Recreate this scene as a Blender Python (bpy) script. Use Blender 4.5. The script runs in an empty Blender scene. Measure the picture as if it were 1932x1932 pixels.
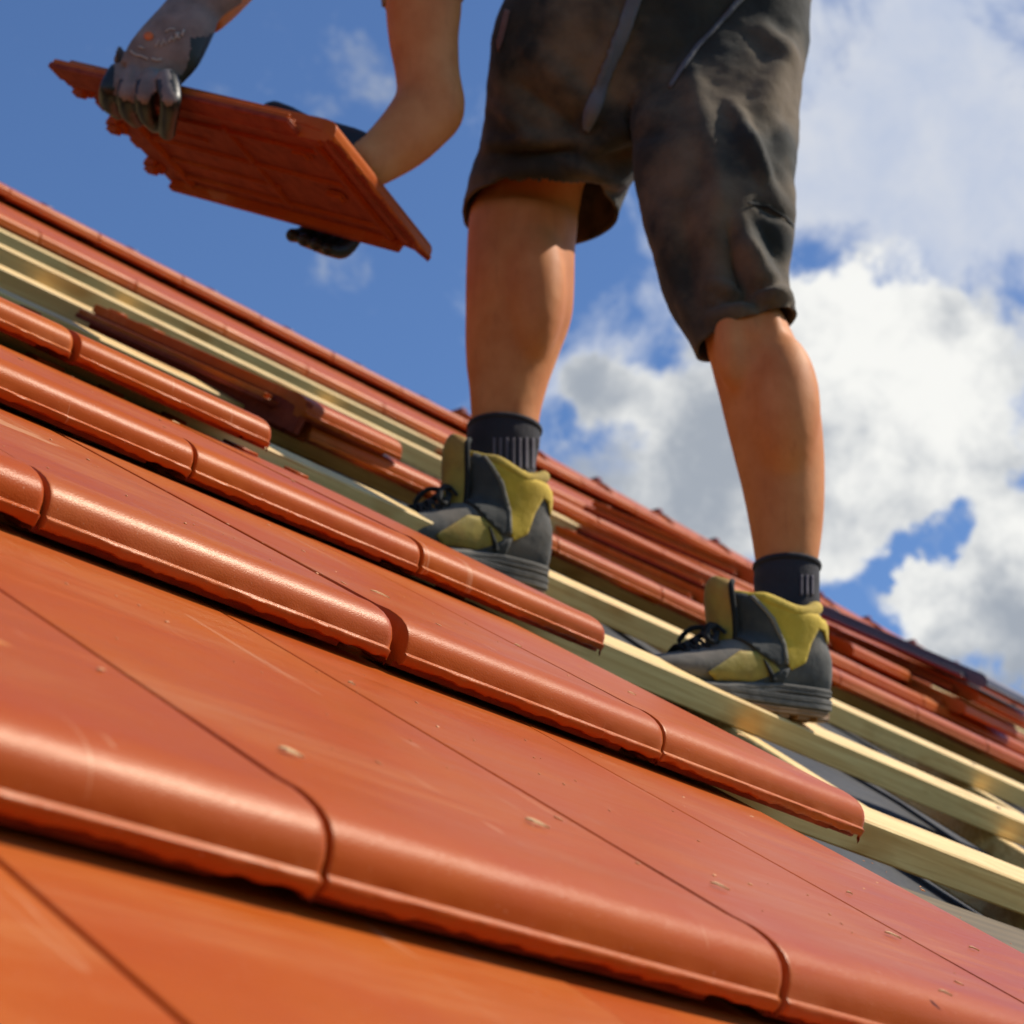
import bpy, bmesh, math, random
from mathutils import Vector, Matrix, noise
from mathutils.bvhtree import BVHTree
import mathutils.geometry as mg
random.seed(7)
S = bpy.context.scene
COL = S.collection
K = .87
# ------------------------------------------------------------------ camera
YAW, PIT, ROL = 0.85470426, 0.39748678, 0.02444696
FOC = 2.093274
CAM = Vector((-0.54658405, -0.55990251, -0.20346579)) * K
TH = 0.63076527                     # roof pitch (36 degrees)
GA = 0.50551678 * K                 # gauge of the courses
WT = 0.30 * K                       # cover width of a tile
cy, sy, cp, sp = math.cos(YAW), math.sin(YAW), math.cos(PIT), math.sin(PIT)
F = Vector((sy*cp, cy*cp, sp)); R0 = Vector((cy, -sy, 0)); U0 = R0.cross(F)
R = math.cos(ROL)*R0 + math.sin(ROL)*U0
U = -math.sin(ROL)*R0 + math.cos(ROL)*U0
HF = Vector((sy, cy, 0))            # level forward
FP = FOC*1932
cd = bpy.data.cameras.new('camera'); cam = bpy.data.objects.new('camera', cd); COL.objects.link(cam)
cd.sensor_width = 36; cd.lens = FOC*36; cd.clip_start = .02; cd.clip_end = 5000
cam.matrix_world = Matrix(((R.x, U.x, -F.x, CAM.x), (R.y, U.y, -F.y, CAM.y), (R.z, U.z, -F.z, CAM.z), (0, 0, 0, 1)))
cd.dof.use_dof = True; cd.dof.focus_distance = 1.36; cd.dof.aperture_fstop = 17
S.camera = cam
# ------------------------------------------------------------------ sun and sky
SUN = Vector((.56, -.40, .72)).normalized()
sl = bpy.data.lights.new('sun', 'SUN'); sl.energy = 4.9; sl.angle = math.radians(.53); sl.color = (1, .91, .78)
so = bpy.data.objects.new('sun', sl); COL.objects.link(so)
so.rotation_euler = SUN.to_track_quat('Z', 'Y').to_euler(); so.location = (3, -3, 8)
w = bpy.data.worlds.new('World'); S.world = w; w.use_nodes = True
nt = w.node_tree; nt.nodes.clear()
def N(t, **k):
    n = nt.nodes.new(t)
    for a, b in k.items(): setattr(n, a, b)
    return n
def L(a, b): nt.links.new(a, b)
def mth(op, a, b=None, clamp=False):
    n = N('ShaderNodeMath', operation=op); n.use_clamp = clamp
    for i, v in enumerate((a, b)):
        if v is None: continue
        if isinstance(v, (int, float)): n.inputs[i].default_value = v
        else: L(v, n.inputs[i])
    return n.outputs[0]
sky = N('ShaderNodeTexSky', sky_type='NISHITA'); sky.sun_disc = False
sky.sun_elevation = math.asin(SUN.z); sky.sun_rotation = math.atan2(SUN.x, SUN.y)
sky.air_density = 1.0; sky.dust_density = .3; sky.ozone_density = 2.2
tint = N('ShaderNodeMixRGB', blend_type='MULTIPLY'); tint.inputs[0].default_value = 1; tint.inputs[2].default_value = (.80, .99, 1.26, 1)
L(sky.outputs[0], tint.inputs[1])
tc = N('ShaderNodeTexCoord'); dirv = tc.outputs['Generated']
def fbm(scale, detail, rough, dist=0, off=(0, 0, 0), sc=(1, 1, 1)):
    m = N('ShaderNodeMapping'); m.inputs['Location'].default_value = off; m.inputs['Scale'].default_value = sc
    L(dirv, m.inputs[0]); n = N('ShaderNodeTexNoise'); n.inputs['Scale'].default_value = scale
    n.inputs['Detail'].default_value = detail; n.inputs['Roughness'].default_value = rough; n.inputs['Distortion'].default_value = dist
    L(m.outputs[0], n.inputs[0]); return n.outputs[0]
dn = N('ShaderNodeTexNoise'); dn.inputs['Scale'].default_value = 22; dn.inputs['Detail'].default_value = 6; dn.inputs['Roughness'].default_value = .6; L(dirv, dn.inputs[0])
ds = N('ShaderNodeVectorMath', operation='SUBTRACT'); L(dn.outputs['Color'], ds.inputs[0]); ds.inputs[1].default_value = (.5, .5, .5)
dm_ = N('ShaderNodeVectorMath', operation='SCALE'); L(ds.outputs[0], dm_.inputs[0]); dm_.inputs['Scale'].default_value = .075
dw = N('ShaderNodeVectorMath', operation='ADD'); L(dirv, dw.inputs[0]); L(dm_.outputs[0], dw.inputs[1])
def blob(px, py, r, wt):
    d = (F + R*(px-966)/FP - U*(py-966)/FP).normalized()
    vm = N('ShaderNodeVectorMath', operation='DISTANCE'); L(dw.outputs[0], vm.inputs[0]); vm.inputs[1].default_value = d
    mr = N('ShaderNodeMapRange', interpolation_type='SMOOTHSTEP'); L(vm.outputs['Value'], mr.inputs[0])
    mr.inputs[1].default_value = r/FP*1.25; mr.inputs[2].default_value = r/FP*.35; mr.inputs[3].default_value = 0; mr.inputs[4].default_value = wt
    return mr.outputs[0]
def add(vals):
    o = vals[0]
    for v in vals[1:]: o = mth('ADD', o, v)
    return o
n1 = fbm(15, 9, .62, .35, (3.1, .7, 2.2))
n2 = fbm(34, 7, .6, .2, (1.2, 5, 0))
veil = add([blob(1800, 120, 420, .50), blob(1800, 400, 330, .36), blob(1250, 480, 360, .30), blob(1180, 760, 260, .17), blob(1000, 330, 230, .03),
            blob(1560, 200, 300, .26), blob(1560, 480, 110, -.12), blob(1800, 560, 130, -.14), blob(900, 620, 140, .06), blob(640, 20, 90, .05), blob(200, 370, 80, .03), blob(1620, 500, 200, .04),
            blob(950, 700, 130, .10), blob(641, 500, 170, -.30), blob(620, 120, 190, -.22), blob(300, 200, 200, -.1)])
vd = mth('ADD', mth('MULTIPLY', mth('SUBTRACT', n1, .5), 2.1), veil)
veilf = N('ShaderNodeMapRange', interpolation_type='SMOOTHSTEP'); L(vd, veilf.inputs[0])
for i, v in ((1, .16), (2, .70), (3, 0), (4, .88)): veilf.inputs[i].default_value = v
cum = add([blob(1640, 640, 200, .55), blob(1500, 720, 230, .5), blob(1760, 780, 260, .55), blob(1640, 900, 240, .5), blob(1150, 740, 110, .38), blob(1240, 850, 230, .45), blob(1400, 900, 220, .45),
           blob(1620, 1040, 110, .3), blob(1880, 1120, 180, .6), blob(1960, 1000, 110, .5), blob(1780, 1180, 120, .5), blob(1770, 1015, 90, -.75), blob(1690, 1085, 60, -.4), blob(1690, 1120, 40, -.3), blob(1930, 900, 60, -.25)])
cdn = add([mth('MULTIPLY', mth('SUBTRACT', n1, .5), .9), mth('MULTIPLY', mth('SUBTRACT', n2, .5), .55), cum])
cumf = N('ShaderNodeMapRange', interpolation_type='SMOOTHSTEP'); L(cdn, cumf.inputs[0])
for i, v in ((1, .10), (2, .46), (3, 0), (4, 1)): cumf.inputs[i].default_value = v
shade = add([mth('MULTIPLY', mth('SUBTRACT', n2, .38), 2.0), blob(1250, 860, 260, .6), blob(1420, 780, 170, .35), blob(1880, 1230, 160, .7), blob(1500, 880, 200, .25), mth('MULTIPLY', mth('SUBTRACT', n1, .5), 1.2), blob(1640, 660, 230, -.35)])
shr = N('ShaderNodeMapRange', interpolation_type='SMOOTHSTEP'); L(shade, shr.inputs[0])
for i, v in ((1, -.15), (2, 1.15), (3, 0), (4, 1)): shr.inputs[i].default_value = v
cc = N('ShaderNodeMixRGB'); L(shr.outputs[0], cc.inputs[0]); cc.inputs[1].default_value = (9.4, 9.4, 9.1, 1); cc.inputs[2].default_value = (3.7, 4.1, 4.7, 1)
m1 = N('ShaderNodeMixRGB'); L(veilf.outputs[0], m1.inputs[0]); L(tint.outputs[0], m1.inputs[1]); vc = N('ShaderNodeMixRGB'); L(n2, vc.inputs[0]); vc.inputs[1].default_value = (4.6, 5.5, 7.4, 1); vc.inputs[2].default_value = (8.2, 8.2, 8.2, 1); L(vc.outputs[0], m1.inputs[2])
m2 = N('ShaderNodeMixRGB'); L(cumf.outputs[0], m2.inputs[0]); L(m1.outputs[0], m2.inputs[1]); L(cc.outputs[0], m2.inputs[2])
bg = N('ShaderNodeBackground'); bg.inputs[1].default_value = .1; L(m2.outputs[0], bg.inputs[0])
wo = N('ShaderNodeOutputWorld'); L(bg.outputs[0], wo.inputs[0])
S.view_settings.view_transform = 'Standard'; S.view_settings.look = 'None'; S.view_settings.gamma = 1
S.view_settings.exposure = 0
S.render.engine = 'CYCLES'

# ------------------------------------------------------------------ helpers
NR = Vector((0, -math.sin(TH), math.cos(TH))); UPS = Vector((0, math.cos(TH), math.sin(TH))); EX = Vector((1, 0, 0))
def roof(u, v, h=0): return EX*(u*WT) + UPS*(v*GA) + NR*h
def ray(x, y): return F + R*((x-966)/FP) - U*((y-966)/FP)
def at(x, y, d): return CAM + ray(x, y)*d
def atH(x, y, D):
    r = ray(x, y); return CAM + r*(D/r.dot(HF))
def on_roof(x, y, v0, drop=.033):
    r = ray(x, y); h = 0
    for _ in range(6):
        t = (roof(0, 0, h)-CAM).dot(NR)/r.dot(NR); p = CAM + r*t
        h = -drop*(p.dot(UPS)/GA - v0)
    return p, h
def tag(o, label=None, cat=None, group=None, kind=None):
    if label: o['label'] = label
    if cat: o['category'] = cat
    if group: o['group'] = group
    if kind: o['kind'] = kind
    return o
def empty(name, loc, label, cat, group=None):
    o = bpy.data.objects.new(name, None); COL.objects.link(o); o.location = loc; o.empty_display_size = .05
    return tag(o, label, cat, group)
def put(name, me, mat=None, parent=None, M=None):
    o = bpy.data.objects.new(name, me); COL.objects.link(o)
    if mat is not None and len(me.materials) == 0: me.materials.append(mat)
    if parent: o.parent = parent; o.matrix_parent_inverse = parent.matrix_basis.inverted()
    if M is not None: o.matrix_basis = M
    return o
def mesh(vs, fs, smooth=True, name='m'):
    me = bpy.data.meshes.new(name); me.from_pydata([tuple(v) for v in vs], [], fs); me.validate(); me.update()
    if smooth: me.polygons.foreach_set('use_smooth', [True]*len(me.polygons))
    return me
def from_bm(bm, smooth=False):
    me = bpy.data.meshes.new('m'); bmesh.ops.recalc_face_normals(bm, faces=bm.faces); bm.to_mesh(me); bm.free()
    if smooth: me.polygons.foreach_set('use_smooth', [True]*len(me.polygons))
    return me
def box(lo, hi, bev=0, seg=1):
    bm = bmesh.new(); bmesh.ops.create_cube(bm, size=1)
    for v in bm.verts: v.co = Vector([lo[i]+(v.co[i]+.5)*(hi[i]-lo[i]) for i in range(3)])
    if bev: bmesh.ops.bevel(bm, geom=bm.edges[:], offset=bev, segments=seg, affect='EDGES')
    return bm
def join(bms):
    out = bmesh.new()
    for b in bms:
        me = bpy.data.meshes.new('t'); b.to_mesh(me); b.free(); out.from_mesh(me); bpy.data.meshes.remove(me)
    return out
def basis(X, Y, Z, o): return Matrix(((X.x, Y.x, Z.x, o.x), (X.y, Y.y, Z.y, o.y), (X.z, Y.z, Z.z, o.z), (0, 0, 0, 1)))
def spline(pts, n):
    """Catmull-Rom through tuples of numbers / vectors flattened"""
    P = [pts[0]] + list(pts) + [pts[-1]]; out = []
    for i in range(1, len(P)-2):
        for j in range(n):
            t = j/n; a, b, c, d = P[i-1], P[i], P[i+1], P[i+2]
            out.append([.5*((2*b[k])+(-a[k]+c[k])*t+(2*a[k]-5*b[k]+4*c[k]-d[k])*t*t+(-a[k]+3*b[k]-3*c[k]+d[k])*t**3) for k in range(len(b))])
    out.append(list(P[-2])); return out
def tube_bm(secs, seg=20, power=2.0, caps=True, sub=5):
    """secs: (cx,cy,cz, ux,uy,uz, vx,vy,vz): centre and two half axes"""
    rows = spline(secs, sub); bm = bmesh.new(); rings = []
    for s in rows:
        c, u, v = Vector(s[0:3]), Vector(s[3:6]), Vector(s[6:9]); ring = []
        for k in range(seg):
            a = 2*math.pi*k/seg; ca, sa = math.cos(a), math.sin(a)
            e = 2/power
            ring.append(bm.verts.new(c + u*math.copysign(abs(ca)**e, ca) + v*math.copysign(abs(sa)**e, sa)))
        rings.append(ring)
    for a, b in zip(rings, rings[1:]):
        for k in range(seg): bm.faces.new((a[k], a[(k+1) % seg], b[(k+1) % seg], b[k]))
    if caps: bm.faces.new(rings[0][::-1]); bm.faces.new(rings[-1])
    return bm
def limb(secs, D, ratio=.9):
    """silhouette sections (xl,yl,xr,yr[,D[,ratio]]) of a limb standing in the level plane at distance D"""
    cs = []
    for s in secs:
        dd = s[4] if len(s) > 4 else D; rt = s[5] if len(s) > 5 else ratio
        a, b = atH(s[0], s[1], dd), atH(s[2], s[3], dd); cs.append(((a+b)/2, (b-a)/2, rt))
    out = []
    for i, (c, u, rt) in enumerate(cs):
        t = (cs[min(i+1, len(cs)-1)][0] - cs[max(i-1, 0)][0]).normalized()
        v = t.cross(u).normalized()*u.length*rt
        out.append(list(c)+list(u)+list(v))
    return out
def chain(pts, flat=1.0, ref=None):
    """round limb through (point, radius)"""
    out = []; ref = ref or F
    for i, (c, r) in enumerate(pts):
        t = (pts[min(i+1, len(pts)-1)][0] - pts[max(i-1, 0)][0]).normalized()
        u = t.cross(ref).normalized(); v = t.cross(u)
        out.append(list(c)+list(u*r)+list(v*r*flat))
    return out
def round_chain(pts, flat=1.0, ref=None):
    c0, r0 = pts[0]; c1, r1 = pts[1]; t = (c0-c1).normalized()
    a = [(c0+t*r0*.85, r0*.35), (c0+t*r0*.5, r0*.8)]
    c2, r2 = pts[-1]; c3, r3 = pts[-2]; t = (c2-c3).normalized()
    b = [(c2+t*r2*.5, r2*.8), (c2+t*r2*.85, r2*.35)]
    return chain(a+list(pts)+b, flat, ref)
def ball(c, rx, ry=None, rz=None, axes=None):
    bm = bmesh.new(); bmesh.ops.create_icosphere(bm, subdivisions=3, radius=1)
    ax = axes or (EX, Vector((0, 1, 0)), Vector((0, 0, 1)))
    for v in bm.verts: v.co = c + ax[0]*v.co.x*rx + ax[1]*v.co.y*(ry or rx) + ax[2]*v.co.z*(rz or rx)
    return bm
def fuse(bms, voxel, smooth=4, decimate=None):
    bm = join(bms); me = bpy.data.meshes.new('f'); bmesh.ops.recalc_face_normals(bm, faces=bm.faces); bm.to_mesh(me); bm.free()
    o = bpy.data.objects.new('tmp', me); COL.objects.link(o)
    m = o.modifiers.new('r', 'REMESH'); m.mode = 'VOXEL'; m.voxel_size = voxel; m.adaptivity = 0
    if smooth: s = o.modifiers.new('s', 'SMOOTH'); s.iterations = smooth; s.factor = .5
    dg = bpy.context.evaluated_depsgraph_get(); dg.update()
    r = bpy.data.meshes.new_from_object(o.evaluated_get(dg)); bpy.data.objects.remove(o)
    r.polygons.foreach_set('use_smooth', [True]*len(r.polygons)); return r
# ------------------------------------------------------------------ materials
def mat(name, base, rough=.5, build=None, spec=.5):
    m = bpy.data.materials.new(name); m.use_nodes = True; t = m.node_tree; b = t.nodes['Principled BSDF']
    b.inputs['Base Color'].default_value = (*base, 1); b.inputs['Roughness'].default_value = rough
    b.inputs['Specular IOR Level'].default_value = spec
    if build: build(t, b)
    return m
def nd(t, ty, ins=None, **k):
    n = t.nodes.new(ty)
    for a, b in k.items(): setattr(n, a, b)
    for a, b in (ins or {}).items():
        if hasattr(b, 'is_output') or isinstance(b, bpy.types.NodeSocket): t.links.new(b, n.inputs[a])
        else: n.inputs[a].default_value = b
    return n
def obj_noise(t, scale, detail=4, sc=(1, 1, 1), rough=.55, coord='Object', vary=True, dist=0):
    tc = nd(t, 'ShaderNodeTexCoord'); src = tc.outputs[coord]
    if vary:
        oi = nd(t, 'ShaderNodeObjectInfo'); mm = nd(t, 'ShaderNodeMath', {0: oi.outputs['Random'], 1: 37.0}, operation='MULTIPLY')
        va = nd(t, 'ShaderNodeVectorMath', {0: src, 1: mm.outputs[0]}, operation='ADD'); src = va.outputs[0]
    mp = nd(t, 'ShaderNodeMapping', {'Vector': src, 'Scale': sc})
    return nd(t, 'ShaderNodeTexNoise', {'Vector': mp.outputs[0], 'Scale': scale, 'Detail': detail, 'Roughness': rough, 'Distortion': dist}).outputs[0]
def ramp(t, fac, a, b, c0, c1):
    r = nd(t, 'ShaderNodeValToRGB', {0: fac}); e = r.color_ramp.elements
    e[0].position = a; e[1].position = b; e[0].color = (*c0, 1); e[1].color = (*c1, 1); return r.outputs[0]
def mix(t, f, a, b, mode='MIX'):
    n = nd(t, 'ShaderNodeMixRGB', blend_type=mode)
    for i, v in ((0, f), (1, a), (2, b)):
        if isinstance(v, bpy.types.NodeSocket): t.links.new(v, n.inputs[i])
        elif isinstance(v, tuple): n.inputs[i].default_value = (*v, 1)
        else: n.inputs[i].default_value = v
    return n.outputs[0]
def bump(t, b, h, strength, dist=.001, prev=None):
    n = nd(t, 'ShaderNodeBump', {'Height': h, 'Strength': strength, 'Distance': dist})
    if prev: t.links.new(prev, n.inputs['Normal'])
    t.links.new(n.outputs[0], b.inputs['Normal']); return n.outputs[0]
def tile_nodes(t, b, stains=()):
    oi = nd(t, 'ShaderNodeObjectInfo')
    base = ramp(t, oi.outputs['Random'], 0, 1, (.45, .090, .007), (.53, .116, .012))
    c = mix(t, ramp(t, obj_noise(t, 9, 5), .35, .7, (0, 0, 0), (1, 1, 1)), base, (.44, .074, .011))
    # pale saw dust wiped along the tile
    d = obj_noise(t, 2.6, 6, (1.0, 3.2, 1), .6, dist=.4)
    dm = ramp(t, d, .50, .70, (0, 0, 0), (.55, .55, .55))
    f = obj_noise(t, 14, 6, (.5, 9, 1), .7)
    dm2 = mix(t, 1.0, dm, ramp(t, f, .35, .65, (0, 0, 0), (1, 1, 1)), 'MULTIPLY')
    # fine dry brush marks and rubbed clay, mostly along the courses
    g2 = obj_noise(t, 15, 7, (.4, 3.5, 1), .68, dist=.8)
    c = mix(t, ramp(t, g2, .60, .74, (0, 0, 0), (.16, .16, .16)), c, (.62, .24, .10))
    c = mix(t, ramp(t, g2, .25, .38, (.18, .18, .18), (0, 0, 0)), c, (.36, .055, .010))
    c = mix(t, dm2, c, (.62, .25, .09))
    for (sx, sy, rx_, ry_, col, amt) in stains:
        tcs = nd(t, 'ShaderNodeTexCoord'); mp = nd(t, 'ShaderNodeMapping', {'Vector': tcs.outputs['Object'], 'Location': (-sx/rx_, -sy/ry_, 0), 'Scale': (1/rx_, 1/ry_, 0)})
        ln = nd(t, 'ShaderNodeVectorMath', {0: mp.outputs[0]}, operation='LENGTH'); nz = obj_noise(t, 30, 7, (1, 2.4, 1), .7, vary=False, dist=.6)
        ad = nd(t, 'ShaderNodeMath', {0: nz, 1: ln.outputs['Value']}, operation='SUBTRACT')
        c = mix(t, ramp(t, ad.outputs[0], -.25, .06, (0, 0, 0), (amt, amt, amt)), c, col)
    s = obj_noise(t, 420, 2); c = mix(t, ramp(t, s, .70, .78, (0, 0, 0), (.45, .45, .45)), c, (.78, .45, .28))
    sc_ = obj_noise(t, 3.5, 3, (18, 1.5, 1), .6, dist=1.2)
    c = mix(t, ramp(t, sc_, .690, .70, (0, 0, 0), (.35, .35, .35)), c, (.66, .34, .18))
    t.links.new(c, b.inputs['Base Color'])
    b.inputs['Specular Tint'].default_value = (1, .74, .52, 1)
    rr = nd(t, 'ShaderNodeMapRange', {0: g2, 1: .3, 2: .7, 3: .30, 4: .43}); t.links.new(rr.outputs[0], b.inputs['Roughness'])
    p = bump(t, b, obj_noise(t, 1100, 2, vary=False), .40, .0005)
    p = bump(t, b, obj_noise(t, 110, 4), .06, .001, p)
    bump(t, b, obj_noise(t, 18, 3), .18, .004, p)
M = {}
M['tile'] = mat('engobed_clay', (.5, .11, .04), .34, tile_nodes, .15)
M['tile_dusty'] = mat('dusty_engobed_clay', (.5, .11, .04), .4, lambda t, b: tile_nodes(t, b, ((.10, .30, .16, .055, (.66, .30, .13), .75), (.20, .22, .10, .02, (.30, .05, .012), .35))), .28)
M['tile_scuffed'] = mat('scuffed_engobed_clay', (.5, .11, .04), .4, lambda t, b: tile_nodes(t, b, ((.12, .19, .06, .03, (.82, .38, .10), .9), (.165, .13, .07, .018, (.75, .30, .08), .6))), .28)
def clay_nodes(t, b):
    c = ramp(t, obj_noise(t, 60, 6), .3, .75, (.20, .024, .009), (.34, .055, .020)); t.links.new(c, b.inputs['Base Color'])
    bump(t, b, obj_noise(t, 160, 5), .5, .002)
M['clay'] = mat('raw_clay', (.4, .07, .03), .8, clay_nodes, .3)
def wood_nodes(t, b):
    g = obj_noise(t, 30, 6, (.16, 5, 5), .6, dist=.6)
    c = ramp(t, g, .3, .72, (.70, .42, .13), (.98, .72, .30))
    k = obj_noise(t, 7, 2, (1, 3, 3)); c = mix(t, ramp(t, k, .58, .70, (0, 0, 0), (.8, .8, .8)), c, (.62, .31, .07))
    q = obj_noise(t, 16, 3, (1, 2, 2)); c = mix(t, ramp(t, q, .55, .75, (0, 0, 0), (.40, .40, .40)), c, (.52, .36, .13))
    t.links.new(c, b.inputs['Base Color']); bump(t, b, g, .35, .002)
M['wood'] = mat('treated_pine', (.5, .35, .14), .6, wood_nodes)
def shade_wood_nodes(t, b):
    t.links.new(ramp(t, obj_noise(t, 25, 6, (.2, 4, 4)), .3, .7, (.09, .062, .028), (.19, .13, .06)), b.inputs['Base Color'])
M['shade_wood'] = mat('shade_brown_wood', (.15, .1, .05), .8, shade_wood_nodes)  # brown of a shaded gap put into the wood colour
def memb_nodes(t, b):
    c = ramp(t, obj_noise(t, 6, 5), .35, .7, (.035, .036, .037), (.075, .075, .074)); t.links.new(c, b.inputs['Base Color'])
    bump(t, b, obj_noise(t, 9, 5), .6, .02)
M['membrane'] = mat('roof_underlay', (.08, .085, .09), .7, memb_nodes, .2)
def skin_nodes(t, b):
    c = ramp(t, obj_noise(t, 22, 6, vary=False), .3, .7, (.58, .185, .048), (.70, .27, .085))
    v = obj_noise(t, 90, 4, (1, 1, .25), vary=False); c = mix(t, ramp(t, v, .55, .8, (0, 0, 0), (.35, .35, .35)), c, (.40, .115, .035))
    w_ = obj_noise(t, 9, 5, (1, 1, .5), vary=False, dist=.5); c = mix(t, ramp(t, w_, .5, .75, (0, 0, 0), (.5, .5, .5)), c, (.44, .15, .05))
    t.links.new(c, b.inputs['Base Color']); b.inputs['Subsurface Weight'].default_value = .05; b.inputs['Subsurface Scale'].default_value = .006
    b.inputs['Subsurface Radius'].default_value = (1, .28, .12)
    bump(t, b, obj_noise(t, 240, 4, vary=False), .25, .001)
M['skin'] = mat('tanned_skin', (.5, .26, .14), .60, skin_nodes, .24)
def cloth(name, c0, c1, scale=14, weave=900, rough=.85, dirt=None):
    def f(t, b):
        c = ramp(t, obj_noise(t, scale, 6), .35, .7, c0, c1)
        if dirt: c = mix(t, ramp(t, obj_noise(t, 7, 6), .44, .64, (0, 0, 0), (.85, .85, .85)), c, dirt)
        t.links.new(c, b.inputs['Base Color']); p = bump(t, b, obj_noise(t, weave, 2), .35, .001)
        bump(t, b, obj_noise(t, 24, 5), .5, .006, p)
        b.inputs['Sheen Weight'].default_value = .08
    return mat(name, c0, rough, f, .25)
M['shorts'] = cloth('dusty_black_canvas', (.020, .019, .014), (.048, .043, .030), dirt=(.175, .118, .066))
M['stripe'] = cloth('grey_piping', (.10, .10, .11), (.15, .15, .16))
M['shirt'] = cloth('grey_jersey', (.22, .20, .19), (.30, .28, .27))
M['sock'] = cloth('charcoal_knit', (.022, .020, .024), (.04, .036, .042))
M['sockrib'] = cloth('grey_knit_rib', (.10, .085, .10), (.15, .13, .15))
M['suede'] = cloth('worn_grey_suede', (.060, .058, .052), (.16, .15, .13), 22, 500, .88, (.20, .16, .115))
M['darksuede'] = cloth('charcoal_suede', (.035, .038, .036), (.07, .068, .06), 30, 500, .8)
M['yellow'] = cloth('yellow_lining', (.50, .33, .03), (.72, .49, .05), 26, 800, .8, (.36, .25, .05))
M['mustard'] = cloth('mustard_mesh', (.26, .19, .04), (.44, .32, .055), 30, 700, .7, (.40, .15, .03))
M['trim'] = cloth('grey_piping_trim', (.16, .15, .12), (.24, .22, .18))
M['rubber'] = cloth('sole_rubber', (.07, .066, .058), (.17, .155, .13), 18, 300, .8)
M['sole2'] = mat('brown_outsole', (.30, .15, .05), .6)
M['black'] = cloth('black_lace', (.010, .011, .010), (.02, .021, .02))
M['knit'] = cloth('grey_brown_knit', (.17, .14, .125), (.27, .225, .20), 40, 1100)
M['coat'] = mat('black_nitrile_coating', (.012, .014, .012), .45)
M['print'] = mat('pale_print', (.42, .38, .32), .7)
M['orange'] = mat('orange_print', (.62, .16, .04), .7)
M['hair'] = mat('brown_hair', (.06, .035, .02), .6)
M['clip'] = mat('red_metal_hook', (.22, .035, .03), .4)
M['splinter'] = mat('fresh_pine_splinter', (.80, .50, .22), .6)
M['zinc'] = mat('galvanised_strip', (.40, .40, .38), .5)
M['render'] = mat('white_render', (.7, .68, .64), .9)
def grass_nodes(t, b):
    t.links.new(ramp(t, obj_noise(t, .4, 8), .3, .7, (.04, .075, .02), (.09, .12, .04)), b.inputs['Base Color'])
M['grass'] = mat('lawn', (.06, .09, .03), .9, grass_nodes)

# ------------------------------------------------------------------ roof tile meshes
SL = .033/GA
def zt(y): return -SL*max(0, y-.018)
def profile(jag):
    """closed outline (y, z, rounding radius) from the back over the top to the nose and under; jag roughens the lip"""
    Lb = GA*1.125
    P = [(Lb, zt(Lb)-.013, .0), (Lb, zt(Lb)-.002, .0), (Lb-.002, zt(Lb), .002), (GA*.8, zt(GA*.8), .003), (GA*.5, zt(GA*.5), .003), (.12, zt(.12), .004), (.07, zt(.07), .006), (.045, zt(.045), .008),
         (.033, -.0004, .009), (.026, -.0003, .009), (.019, -.0008, .009), (.013, -.0024, .009), (.0085, -.005, .009), (.0055, -.0082, .009), (.0038, -.0115, .008), (.0028, -.0148, .008), (.0022, -.0166, .008),
         (.0009, -.0171, .008), (-.0001, -.0175, .008), (-.0005, -.0183, .008), (-.0003, -.0205, .008), (.0003, -.0228+jag, .008), (.0016, -.0238+jag*1.3, .007), (.0045, -.0240, .0),
         (.0070, -.0246, 0), (.0080, -.0283, 0), (.0200, -.0283, 0), (.0230, -.0170, 0), (.05, zt(.05)-.0135, 0), (GA*.6, zt(GA*.6)-.0135, 0)]
    return P
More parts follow.
